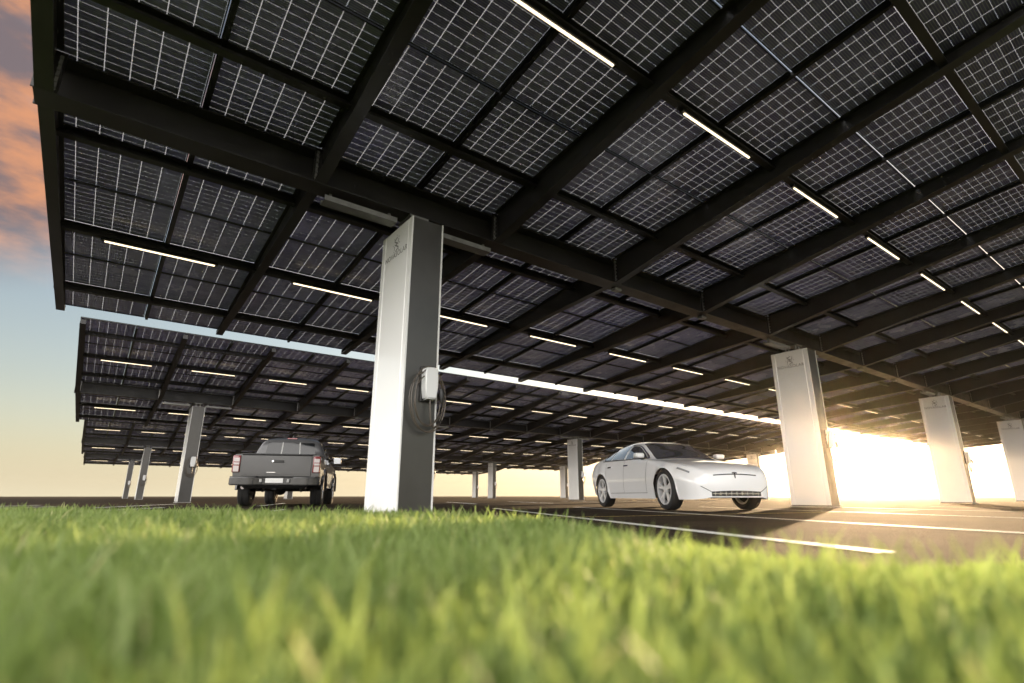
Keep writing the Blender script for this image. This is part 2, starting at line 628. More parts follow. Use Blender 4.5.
# ------------------------------------------------------------------ pillars and chargers
PX, PYW = .185, .39                # half sizes
PTOP = 3.231


def clad_bm(side):
    """folded white sheet on the ±x face; raised edges with a shallow groove"""
    bm = bmesh.new()
    s = side
    x = PX
    prof = [(x - .004, PYW), (x + .012, PYW), (x + .012, PYW - .075), (x + .004, PYW - .083), (x + .004, PYW - .095), (x + .010, PYW - .103),
            (x + .010, -PYW + .103), (x + .004, -PYW + .095), (x + .004, -PYW + .083), (x + .012, -PYW + .075), (x + .012, -PYW), (x - .004, -PYW)]
    prism(bm, [(s * a, b) for a, b in prof], .045, PTOP)
    return bm


def text_mesh(txt, size):
    cu = bpy.data.curves.new('lettering', 'FONT')
    cu.body = txt; cu.size = size; cu.align_x = 'CENTER'; cu.extrude = .0012
    cu.space_character = 1.08
    o = bpy.data.objects.new('lettering', cu)
    COL.objects.link(o)
    dg = bpy.context.evaluated_depsgraph_get()
    me = bpy.data.meshes.new_from_object(o.evaluated_get(dg))
    bpy.data.objects.remove(o)
    bpy.data.curves.remove(cu)
    me.name = 'lettering'
    return me


LETTER = text_mesh('NOVASOLAR', .092)
LETTER.materials.clear(); LETTER.materials.append(M['logo'])


def emblem_bm():
    """small woven mark of slanted bars and a ring of dots above the lettering; plane = local xy"""
    bm = bmesh.new()
    def bar(x0, y0, x1, y1, w):
        a, b = Vector((x0, y0, 0)), Vector((x1, y1, 0)); t = (b - a).normalized(); n = Vector((-t.y, t.x, 0)) * w / 2
        hexa(bm, [a - n, b - n, b + n, a + n] + [p + Vector((0, 0, .0012)) for p in (a - n, b - n, b + n, a + n)])
    for i, s in enumerate((1, -1)):
        bar(-.055 * s, .055 * s, .02 * s, .085 * s, .014)
        bar(-.055 * s, .050 * s, .045 * s, -.004 * s, .014)
        bar(.050 * s, .012 * s, .055 * s, .060 * s, .012)
    bar(-.02, .03, .02, -.03, .012)
    for k in range(8):
        a = 2 * math.pi * k / 8
        bar(.075 * math.cos(a), .11 * math.sin(a), .088 * math.cos(a), .122 * math.sin(a), .012)
    return bm


EMB = mesh_of('emblem', emblem_bm()); EMB.materials.append(M['logo'])
CLAD = [mesh_of('cladding', clad_bm(-1)), mesh_of('cladding', clad_bm(1))]
for me in CLAD: me.materials.append(M['white_clad'])
bm = bmesh.new()
box(bm, -PX + .006, PX - .006, -PYW + .008, PYW - .008, .0, PTOP - .006)
CORE = mesh_of('core', bm); CORE.materials.append(M['dark_clad'])
bm = bmesh.new()
box(bm, -PX - .03, PX + .03, -PYW - .03, PYW + .03, 0, .022, .006)
FOOT = mesh_of('base_plate', bm); FOOT.materials.append(M['concrete'])
bm = bmesh.new()
gap_t = GZ - PTOP
box(bm, -.12, .12, -.16, .16, PTOP - .02, PTOP + .03)
box(bm, -.12, .12, -.16, .16, GZ - .028, GZ - .003)
for sx in (-.07, .07):
    for sy in (-.11, .11):
        tube(bm, [(sx, sy, PTOP + .02), (sx, sy, GZ - .01)], .017, 8)
HEADB = mesh_of('head_bracket', bm); HEADB.materials.append(M['galv'])


def charger_proto():
    t = empty('charger', (0, 0, 0))
    bm = bmesh.new()
    # tapering shield: wider at the top, rounded
    prof = [(-.072, .17), (-.080, .08), (-.078, -.06), (-.060, -.175), (.060, -.175), (.078, -.06), (.080, .08), (.072, .17)]
    a = [bm.verts.new((x, 0, z)) for x, z in prof]
    b = [bm.verts.new((x * .94, -.10, z * .96)) for x, z in prof]
    n = len(prof)
    for i in range(n):
        bm.faces.new((a[i], a[(i + 1) % n], b[(i + 1) % n], b[i]))
    bm.faces.new(a); bm.faces.new(b)
    bmesh.ops.recalc_face_normals(bm, faces=bm.faces)
    bmesh.ops.bevel(bm, geom=[e for e in bm.edges], offset=.012, segments=3, affect='EDGES')
    obj('body', bm, M['plastic_w'], t, smooth=50)
    bm = bmesh.new(); box(bm, -.085, .085, -.012, .03, -.19, .185, .008)
    obj('back_plate', bm, M['plastic_b'], t)
    # coiled cable hanging round the box
    bm = bmesh.new()
    pts = []
    turns = 4
    for i in range(turns * 28 + 1):
        a = 2 * math.pi * i / 28
        k = i / 28
        rx = .172 + .034 * math.sin(k * 2.1); rz = .30 + .045 * math.cos(k * 1.7)
        pts.append((-.02 + rx * math.sin(a), -.035 - .016 * k, -.17 + rz * math.cos(a)))
    tube(bm, pts, .0062, 7)
    tube(bm, [(.01, -.05, -.17), (.012, -.055, -.30), (.02, -.06, -.40), (.05, -.06, -.455), (.10, -.06, -.43)], .0095, 7)
    obj('cable', bm, M['cable'], t, smooth=60)
    bm = bmesh.new()
    tube(bm, [(.11, -.10, -.06), (.11, -.115, -.13), (.115, -.10, -.20)], [.022, .026, .014], 10)
    obj('plug', bm, M['plastic_b'], t, smooth=50)
    return t


def pillar_proto():
    t = empty('pillar', (0, 0, 0))
    link('core', CORE, parent=t)
    for me in CLAD: link('cladding', me, parent=t)
    link('base_plate', FOOT, parent=t)
    link('head_bracket', HEADB, parent=t)
    o = link('lettering', LETTER, parent=t, loc=(-PX - .0125, 0, PTOP - .36))
    rot = Matrix(((0, 0, -1), (-1, 0, 0), (0, 1, 0))).to_euler()
    o.rotation_euler = rot
    o.location.x = -PX - .0105
    o = link('emblem', EMB, parent=t, loc=(-PX - .0105, 0, PTOP - .20))
    o.rotation_euler = rot
    return t


PIL_LABEL = {
    (0, 0): 'tall white and graphite pillar nearest the camera, between pickup and white sedan',
    (1, 0): 'white pillar just right of the white sedan, with the sun glare beside it',
    (2, 0): 'white pillar standing right of the sun glare with a cable coil at its side',
    (3, 0): 'white pillar cut by the right edge of the picture',
    (0, 1): 'pillar under the second canopy, just left of the grey pickup',
    (1, 1): 'pillar under the second canopy, standing straight behind the nearest pillar',
    (2, 1): 'pillar under the second canopy, close to the left rear of the white sedan',
    (3, 1): 'pillar under the second canopy, standing straight behind the white sedan',
    (4, 1): 'pillar under the second canopy whose top shows above the hood of the sedan',
    (0, 2): 'slim distant pillar at left under the third canopy, right one of a close pair',
    (1, 2): 'distant pillar under the third canopy, behind the grey pickup',
    (2, 2): 'distant pillar under the third canopy, behind the nearest pillar',
    (3, 2): 'thin distant pillar in the gap right of the nearest pillar, right one of two',
    (4, 2): 'distant pillar under the third canopy, left neighbour of the pillar by the sedan',
    (0, 3): 'slimmest pillar at far left under the farthest canopy, leftmost of all',
    (4, 3): 'thinnest distant pillar in the gap right of the nearest pillar, left one of two',
}
CH_LABEL = {
    (0, 0): 'white wall charger with coiled dark cable on the nearest pillar',
    (1, 0): 'charger with coiled cable on the pillar beside the sun glare',
    (2, 0): 'charger with coiled cable on the side of the pillar right of the sun glare',
    (3, 0): 'charger with coiled cable on the pillar at the right picture edge',
    (0, 1): 'white charger on the pillar left of the grey pickup',
    (1, 1): 'charger on the pillar hidden behind the nearest pillar',
    (2, 1): 'charger on the pillar at the left rear of the white sedan',
    (3, 1): 'charger on the pillar straight behind the white sedan',
    (4, 1): 'charger on the pillar showing above the hood of the sedan',
    (0, 2): 'small white charger on the right one of the close pair of pillars at left',
    (1, 2): 'charger on the distant pillar behind the grey pickup',
    (2, 2): 'charger on the third canopy pillar behind the nearest pillar',
    (3, 2): 'charger on the right one of two thin pillars right of the nearest pillar',
    (4, 2): 'charger on the distant pillar left of the one by the sedan',
    (0, 3): 'tiny white charger on the leftmost slim pillar',
    (4, 3): 'charger on the left one of two thin pillars right of the nearest pillar',
}
PP = CP = None
for (k, j), lab in PIL_LABEL.items():
    if PP is None:
        PP = pillar_proto(); CP = charger_proto(); p, q = PP, CP
    else:
        p, q = copy_tree(PP), copy_tree(CP)
    loc = Vector(((PILX + PILS * k) * BAY, (ROWS[j] + YC) * BAY, 0))
    p.location = loc
    tag(p, lab, 'pillar', 'canopy pillars')
    q.location = loc + Vector((.075, -PYW - .012, 1.345))
    tag(q, CH_LABEL[(k, j)], 'charger', 'chargers on the pillars')

# ------------------------------------------------------------------ vehicles
def pchip(xs, ys):
    xs = np.array(xs, float); ys = np.array(ys, float)
    h = np.diff(xs); d = np.diff(ys) / h
    m = np.zeros_like(ys)
    m[0], m[-1] = d[0], d[-1]
    for i in range(1, len(xs) - 1):
        if d[i - 1] * d[i] > 0:
            w1, w2 = 2 * h[i] + h[i - 1], h[i] + 2 * h[i - 1]
            m[i] = (w1 + w2) / (w1 / d[i - 1] + w2 / d[i])
    def f(x):
        i = int(np.clip(np.searchsorted(xs, x) - 1, 0, len(h) - 1))
        t = (np.clip(x, xs[0], xs[-1]) - xs[i]) / h[i]
        return float((2 * t**3 - 3 * t**2 + 1) * ys[i] + (t**3 - 2 * t**2 + t) * h[i] * m[i] + (-2 * t**3 + 3 * t**2) * ys[i + 1] + (t**3 - t**2) * h[i] * m[i + 1])
    return f


class Shell:
    """car body surface: stations along x (0 = nose), half section through five points, v in 0..4"""
    def __init__(s, xs, tab, arches, boxy=.0, L=5., tens=1.0):
        s.f = {k: pchip(xs, v) for k, v in tab.items()}
        s.arches = arches; s.x0, s.x1 = xs[0], xs[-1]; s.L = L; s.tens = tens

    def sect(s, x):
        f = s.f
        z0 = f['z0'](x)
        w0 = f['w0'](x)
        for xc, rr, zc in s.arches:
            if abs(x - xc) < rr:
                za = zc + math.sqrt(rr * rr - (x - xc) ** 2)
                if za > z0:
                    z0 = za
                    w0 = f['w1'](x) + .008
        p = [Vector((w0, z0)), Vector((f['w1'](x), max(f['z1'](x), z0 + .02))), Vector((f['w2'](x), f['z2'](x))), Vector((f['w3'](x), f['z3'](x))), Vector((0, f['z4'](x)))]
        return p

    def P(s, x, v, side=1):
        x = float(x); v = float(v)
        p = s.sect(x)
        i = min(int(v), 3); t = v - i
        def tan(k):
            if k == 0: return (p[1] - p[0])
            if k == 4: return Vector((-1, 0)) * (p[3] - p[4]).length
            a = (p[k] - p[k - 1]); b = (p[k + 1] - p[k])
            la, lb = max(a.length, 1e-4), max(b.length, 1e-4)
            return (a / la * lb + b / lb * la) / (la + lb) * min(la, lb) * s.tens
        a, b = p[i], p[i + 1]
        ta, tb = tan(i), tan(i + 1)
        q = (2 * t**3 - 3 * t**2 + 1) * a + (t**3 - 2 * t**2 + t) * ta + (-2 * t**3 + 3 * t**2) * b + (t**3 - t**2) * tb
        return Vector((s.L / 2 - x, side * q.x, q.y))

    def body(s, stations, vs):
        bm = bmesh.new()
        cols = []
        for x in stations:
            row = [bm.verts.new(s.P(x, v, -1)) for v in vs]
            row += [bm.verts.new(s.P(x, v, 1)) for v in vs[-2::-1]]
            cols.append(row)
        n = len(cols[0])
        for A, B in zip(cols, cols[1:]):
            for k in range(n - 1):
                bm.faces.new((A[k], A[k + 1], B[k + 1], B[k]))
        bm.faces.new(cols[0]); bm.faces.new(cols[-1][::-1])
        return bm


def grid_patch(fn, nu, nv, name, mat, parent, off, thick=.0, smooth=True, centre=Vector((0, 0, .6))):
    """sheet of points fn(u, v) moved outwards by «off», with a thickness back towards the body"""
    bm = bmesh.new()
    P = [[fn(i / nu, j / nv) for j in range(nv + 1)] for i in range(nu + 1)]
    if any(p is None for r_ in P for p in r_):
        bm.free(); return None
    V = [[None] * (nv + 1) for _ in range(nu + 1)]
    for i in range(nu + 1):
        for j in range(nv + 1):
            a = P[min(i + 1, nu)][j] - P[max(i - 1, 0)][j]
            b = P[i][min(j + 1, nv)] - P[i][max(j - 1, 0)]
            n = a.cross(b)
            n = n.normalized() if n.length > 1e-9 else Vector((0, 0, 1))
            if n.dot(P[i][j] - centre) < 0: n = -n
            V[i][j] = (bm.verts.new(P[i][j] + n * off), bm.verts.new(P[i][j] + n * (off - thick)))
    for i in range(nu):
        for j in range(nv):
            bm.faces.new([V[a][b][0] for a, b in ((i, j), (i + 1, j), (i + 1, j + 1), (i, j + 1))])
    ring = [(i, 0) for i in range(nu)] + [(nu, j) for j in range(nv)] + [(i, nv) for i in range(nu, 0, -1)] + [(0, j) for j in range(nv, 0, -1)]
    for a, b in zip(ring, ring[1:] + ring[:1]):
        bm.faces.new((V[a[0]][a[1]][0], V[b[0]][b[1]][0], V[b[0]][b[1]][1], V[a[0]][a[1]][1]))
    return obj(name, bm, mat, parent, smooth=smooth)


def lerp_curve(pts):
    xs = [p[0] for p in pts]; ys = [p[1] for p in pts]
    return lambda t: (np.interp(t, np.linspace(0, 1, len(pts)), xs), np.interp(t, np.linspace(0, 1, len(pts)), ys))


def wheel(parent, loc, rad, wid, side, spokes, rim_r, mat_rim=None, name='wheel'):
    t = bpy.data.objects.new(name, None); COL.objects.link(t); t.parent = parent; t.location = loc
    h = wid / 2
    bm = bmesh.new()
    prof = [(rim_r, -h * .86), (rim_r + .01, -h * .98), (rad - .04, -h), (rad - .012, -h * .86), (rad, -h * .6), (rad, -h * .2), (rad - .008, -h * .17), (rad - .008, h * .17),
            (rad, h * .2), (rad, h * .6), (rad - .012, h * .86), (rad - .04, h), (rim_r + .01, h * .98), (rim_r, h * .86), (rim_r - .02, h * .5), (rim_r - .02, -h * .5)]
    lathe(bm, prof, 48)
    obj('tyre', bm, M['rubber'], t, smooth=35)
    bm = bmesh.new()
    s = side
    lathe(bm, [(rim_r, s * h * .9), (rim_r - .028, s * h * .92), (rim_r - .034, s * h * .5), (rim_r - .034, -s * h * .8), (rim_r - .004, -s * h * .8)], 48)
    for k in range(spokes):
        a = 2 * math.pi * (k + .25) / spokes
        for da in (-.15, .15):
            c0, c1 = a + da * .2, a + da
            w0, w1 = .021, .016
            def pt(rr, ang, w, y):
                return Vector((rr * math.cos(ang) - w * math.sin(ang), y, rr * math.sin(ang) + w * math.cos(ang)))
            yo, yi = s * h * .80, s * h * .55
            r0, r1 = .05, rim_r - .02
            hexa(bm, [pt(r0, c0, -w0, yi), pt(r1, c1, -w1, yi), pt(r1, c1, w1, yi), pt(r0, c0, w0, yi),
                      pt(r0, c0, -w0, yo * .9), pt(r1, c1, -w1, yo * 1.05), pt(r1, c1, w1, yo * 1.05), pt(r0, c0, w0, yo * .9)])
    lathe(bm, [(.001, s * h * .78), (.055, s * h * .76), (.07, s * h * .6), (.07, s * h * .3), (.001, s * h * .3)], 24)
    obj('rim', bm, mat_rim or M['rim'], t, smooth=30)
    bm = bmesh.new()
    lathe(bm, [(.001, s * h * .22), (rim_r * .68, s * h * .22), (rim_r * .68, s * h * .12), (.001, s * h * .12)], 32)
    obj('brake_disc', bm, M['rail'], t, smooth=30)
    bm = bmesh.new()
    lathe(bm, [(.001, s * h * .10), (rim_r - .036, s * h * .10), (rim_r - .036, -s * h * .3), (.001, -s * h * .3)], 32)
    obj('hub_back', bm, M['liner'], t)
    return t


def strip_on(fn, pts, w, name, mat, parent, off=.0035):
    """thin dark groove laid on the surface fn(a, b) along the polyline pts"""
    bm = bmesh.new()
    prev = None
    n = len(pts)
    for i, p in enumerate(pts):
        a = Vector(pts[max(i - 1, 0)]); b = Vector(pts[min(i + 1, n - 1)])
        t = (b - a).normalized(); nn = Vector((-t.y, t.x)) * w / 2
        q = [fn(*(Vector(p) + nn)), fn(*(Vector(p) - nn))]
        if None in q: prev = None; continue
        vs = [bm.verts.new(x) for x in q]
        if prev: bm.faces.new((prev[0], prev[1], vs[1], vs[0]))
        prev = vs
    return obj(name, bm, mat, parent)


# --- white sedan ----------------------------------------------------
def sedan():
    Lc = 4.97
    xs = [.12, .155, .225, .38, .65, .96, 1.3, 1.55, 2.0, 2.4, 2.9, 3.4, 3.9, 4.3, 4.6, 4.85, 4.94, 4.97]
    T = dict(
        w1=[.56, .66, .76, .86, .93, .955, .96, .96, .955, .955, .955, .96, .975, .95, .90, .82, .75, .62],
        z1=[.43, .44, .47, .52, .56, .60, .60, .60, .60, .60, .60, .62, .66, .68, .70, .70, .70, .70],
        w0=[.52, .63, .73, .83, .89, .92, .92, .92, .92, .92, .92, .92, .93, .90, .84, .76, .70, .58],
        z0=[.215, .195, .185, .18, .18, .19, .19, .19, .19, .19, .19, .19, .2, .23, .28, .38, .44, .5],
        w2=[.50, .59, .68, .78, .84, .865, .875, .88, .875, .875, .875, .87, .86, .82, .77, .70, .66, .55],
        z2=[.56, .60, .64, .70, .76, .81, .85, .88, .92, .945, .98, .995, 1.01, 1.01, .99, .96, .92, .86],
        w3=[.32, .40, .47, .54, .585, .62, .665, .71, .645, .585, .57, .56, .56, .60, .60, .55, .5, .42],
        z3=[.595, .64, .68, .735, .79, .835, .87, .895, 1.09, 1.255, 1.295, 1.27, 1.19, 1.10, 1.045, 1.005, .95, .88],
        z4=[.605, .655, .70, .755, .81, .855, .89, .92, 1.145, 1.30, 1.35, 1.33, 1.245, 1.14, 1.07, 1.025, .965, .89])
    fa, ra, rr = .96, 3.92, .385
    S = Shell(xs, T, [(fa, rr, .335), (ra, rr, .335)], L=Lc)
    st = sorted(set(list(np.linspace(xs[0], Lc, 150)) + [.13, .14, .15, fa - rr, fa + rr, ra - rr, ra + rr, fa - rr + .006, fa + rr - .006, ra - rr + .006, ra + rr - .006]))
    vs = list(np.linspace(0, 4, 49))
    sc = .93
    fx = plan(2.48, 9.1); left = plan(.978, .209)
    axle = fx + left * (.955 * sc * .90)
    head = plan(.209, -.978)                          # where it faces
    rz = math.atan2(head.y, head.x)
    org = axle - head * ((Lc / 2 - fa) * sc)
    t = empty('sedan', (org.x, org.y, 0), rz, sc)
    t.scale.y = sc * .90
    tag(t, 'white electric sedan parked facing the camera under the canopy', 'car')
    bm = S.body(st, vs)
    bmesh.ops.recalc_face_normals(bm, faces=bm.faces)
    bvh = BVHTree.FromBMesh(bm)
    obj('body', bm, M['car_white'], t, smooth=50)

    def from_side(side):
        def f(x, z):
            h = bvh.ray_cast(Vector((Lc / 2 - x, side * 2, z)), Vector((0, -side, 0)))
            return h[0] + h[1] * .0035 * (1 if h[1].y * side > 0 else -1) if h[0] else None
        return f

    def from_front(y, z):
        h = bvh.ray_cast(Vector((4, y, z)), Vector((-1, 0, 0)))
        return h[0] if h[0] else None

    # glass
    grid_patch(lambda a, b: S.P(1.60 + .74 * a, 3.10 + .9 * (1 - abs(2 * b - 1)), -1 if b < .5 else 1), 16, 24, 'windshield', M['glass'], t, .004, .004)
    grid_patch(lambda a, b: S.P(3.10 + 1.15 * a, 3.10 + .9 * (1 - abs(2 * b - 1)), -1 if b < .5 else 1), 16, 24, 'rear_window', M['glass'], t, .004, .004)
    belt = lambda x: .945 + (x - 1.7) * .026
    def roofl(x): return S.f['z3'](x) - .045
    for s in (-1, 1):
        fs = from_side(s)
        for x0, x1 in ((1.80, 2.66), (2.76, 3.40), (3.46, 3.86)):
            def fn(a, b, x0=x0, x1=x1):
                x = x0 + (x1 - x0) * a
                zt = max(roofl(x), belt(x) + .004)
                return fs(x, belt(x) + (zt - belt(x)) * b)
            grid_patch(fn, 14, 6, 'side_window', M['glass'], t, .003, .003)
        # black window surround
        bm = bmesh.new()
        pts = [(x, belt(x) - .012) for x in np.linspace(1.72, 3.95, 40)]
        strip_on(fs, pts, .018, 'window_trim', M['black_trim'], t)
        strip_on(fs, [(x, roofl(x) + .018) for x in np.linspace(1.74, 3.92, 50)], .016, 'roof_trim', M['chrome'], t)
        bm.free()
        # doors: shut lines and flush handles
        for xd in (1.66, 2.71, 3.60):
            zs = np.linspace(.30, .93, 24)
            strip_on(fs, [(xd + (.14 * max(0, (z - .3) / .6 - .45) if xd == 3.60 else -.03 * math.sin((z - .3) * 4)), z) for z in zs], .008, 'door_seam', M['black_trim'], t)
        strip_on(fs, [(x, .295) for x in np.linspace(1.64, 3.42, 30)], .007, 'sill_seam', M['black_trim'], t)
        for xh in (2.50, 3.36):
            grid_patch(lambda a, b, xh=xh: fs(xh + .20 * a, .825 + .026 * b), 8, 2, 'door_handle', M['chrome'], t, .006, .006)
        # headlight and bumper corner crease
        grid_patch(lambda a, b: S.P(.31 + .27 * a, 1.55 + .13 * b + .10 * a, s), 12, 4, 'headlight', M['lamp_clear'], t, .004, .004)
        strip_on(lambda a, b: S.P(a, b, s) + Vector((0, s * .003, .003)), [(.30 + .29 * q, 1.53 + .10 * q) for q in np.linspace(0, 1, 14)], .02, 'lamp_edge', M['black_trim'], t)
        strip_on(lambda a, b: S.P(a, b, s) + Vector((0, s * .001, .003)), [(.40 + 1.12 * q, 2.12 + .34 * math.sin(q * 1.2) * (1 - .2 * q)) for q in np.linspace(0, 1, 24)], .016, 'hood_seam', M['black_trim'], t, 0)
        # mirror
        bm = bmesh.new()
        x = Lc / 2 - 1.88
        box(bm, x - .07, x + .09, s * .96 - .10, s * .96 + .10, .945, 1.045, .035, 3)
        m_ = obj('mirror', bm, M['car_white'], t, smooth=50)
        bm = bmesh.new(); box(bm, x - .03, x + .05, s * .86 - .05, s * .86 + .05, .92, .965, .01)
        obj('mirror_foot', bm, M['black_trim'], m_)
        bm = bmesh.new(); box(bm, x - .066, x + .086, s * .96 - .095, s * .96 + .095, .938, .946)
        obj('mirror_base', bm, M['black_trim'], m_)
        # tail lamp
        grid_patch(lambda a, b: S.P(4.62 + .22 * a, 1.55 + .35 * b, s), 8, 4, 'tail_lamp', M['lamp_red'], t, .004, .004)
        # wheels and arch liners
        for xc in (fa, ra):
            wheel(t, (Lc / 2 - xc, s * .835, .35), .35, .245, s, 5, .262)
            bm = bmesh.new()
            n = 20
            for k in range(n):
                a0, a1 = math.pi * k / n, math.pi * (k + 1) / n
                r_ = rr - .004
                P_ = [(Lc / 2 - xc + r_ * math.cos(a), y, .335 + r_ * math.sin(a)) for y in (s * .52, s * .90) for a in (a0, a1)]
                v = [bm.verts.new(p) for p in P_]
                bm.faces.new((v[0], v[1], v[3], v[2]))
            v = [bm.verts.new((Lc / 2 - xc + rr * math.cos(math.pi * k / n), s * .53, .335 + rr * math.sin(math.pi * k / n))) for k in range(n + 1)]
            bm.faces.new(v)
            obj('arch_liner', bm, M['liner'], t)
    # nose details
    strip_on(lambda y, z: (lambda p: p + Vector((.004, 0, 0)) if p else None)(from_front(y, z)), [(y, .562 + .022 * math.cos(y * 3.2)) for y in np.linspace(-.44, .44, 40)], .017, 'nose_slit', M['black_trim'], t)
    grid_patch(lambda a, b: from_front(-.50 + 1.0 * a, .232 + (.075 + .015 * math.sin(math.pi * a)) * b), 30, 3, 'lower_grille', M['black_trim'], t, .005, .004)
    for y in np.linspace(-.44, .43, 9):
        grid_patch(lambda a, b, y=y: from_front(y + .012 * a, .240 + .070 * b), 1, 3, 'grille_bar', M['chrome'], t, .011, .008)
    grid_patch(lambda a, b: from_front(-.49 + .98 * a, .270 + .008 * b), 30, 1, 'grille_blade', M['chrome'], t, .009, .006)
    for s in (-1, 1):
        strip_on(lambda y, z: (lambda p: p + Vector((.004, 0, 0)) if p else None)(from_front(y, z)), [(s * y, .30 + .5 * (y - .50)) for y in np.linspace(.50, .68, 10)], .010, 'bumper_crease', M['black_trim'], t)
    bm = bmesh.new()
    p0 = from_front(0, .57)
    def pl(poly):
        a = [bm.verts.new((p0.x + .012 - .25 * z_, y_, p0.z + z_)) for y_, z_ in poly]
        b = [bm.verts.new(v.co + Vector((-.02, 0, 0))) for v in a]
        n = len(a)
        bm.faces.new(a); bm.faces.new(b)
        for i in range(n): bm.faces.new((a[i], a[(i + 1) % n], b[(i + 1) % n], b[i]))
    pl([(-.055, .040), (-.02, .048), (.02, .048), (.055, .040), (.046, .026), (.018, .030), (0, -.050), (-.018, .030), (-.046, .026)])
    obj('emblem', bm, M['black_trim'], t)
    # floor pan
    bm = bmesh.new()
    box(bm, -Lc / 2 + .35, Lc / 2 - .34, -.74, .74, .20, .30)
    bmesh.ops.delete(bm, geom=[], context='VERTS')
    obj('floor_pan', bm, M['liner'], t)
    bm = bmesh.new(); box(bm, -Lc / 2 + .45, Lc / 2 - .50, -.50, .50, .30, .65)
    obj('inner_block', bm, M['liner'], t)
    return t


sedan()


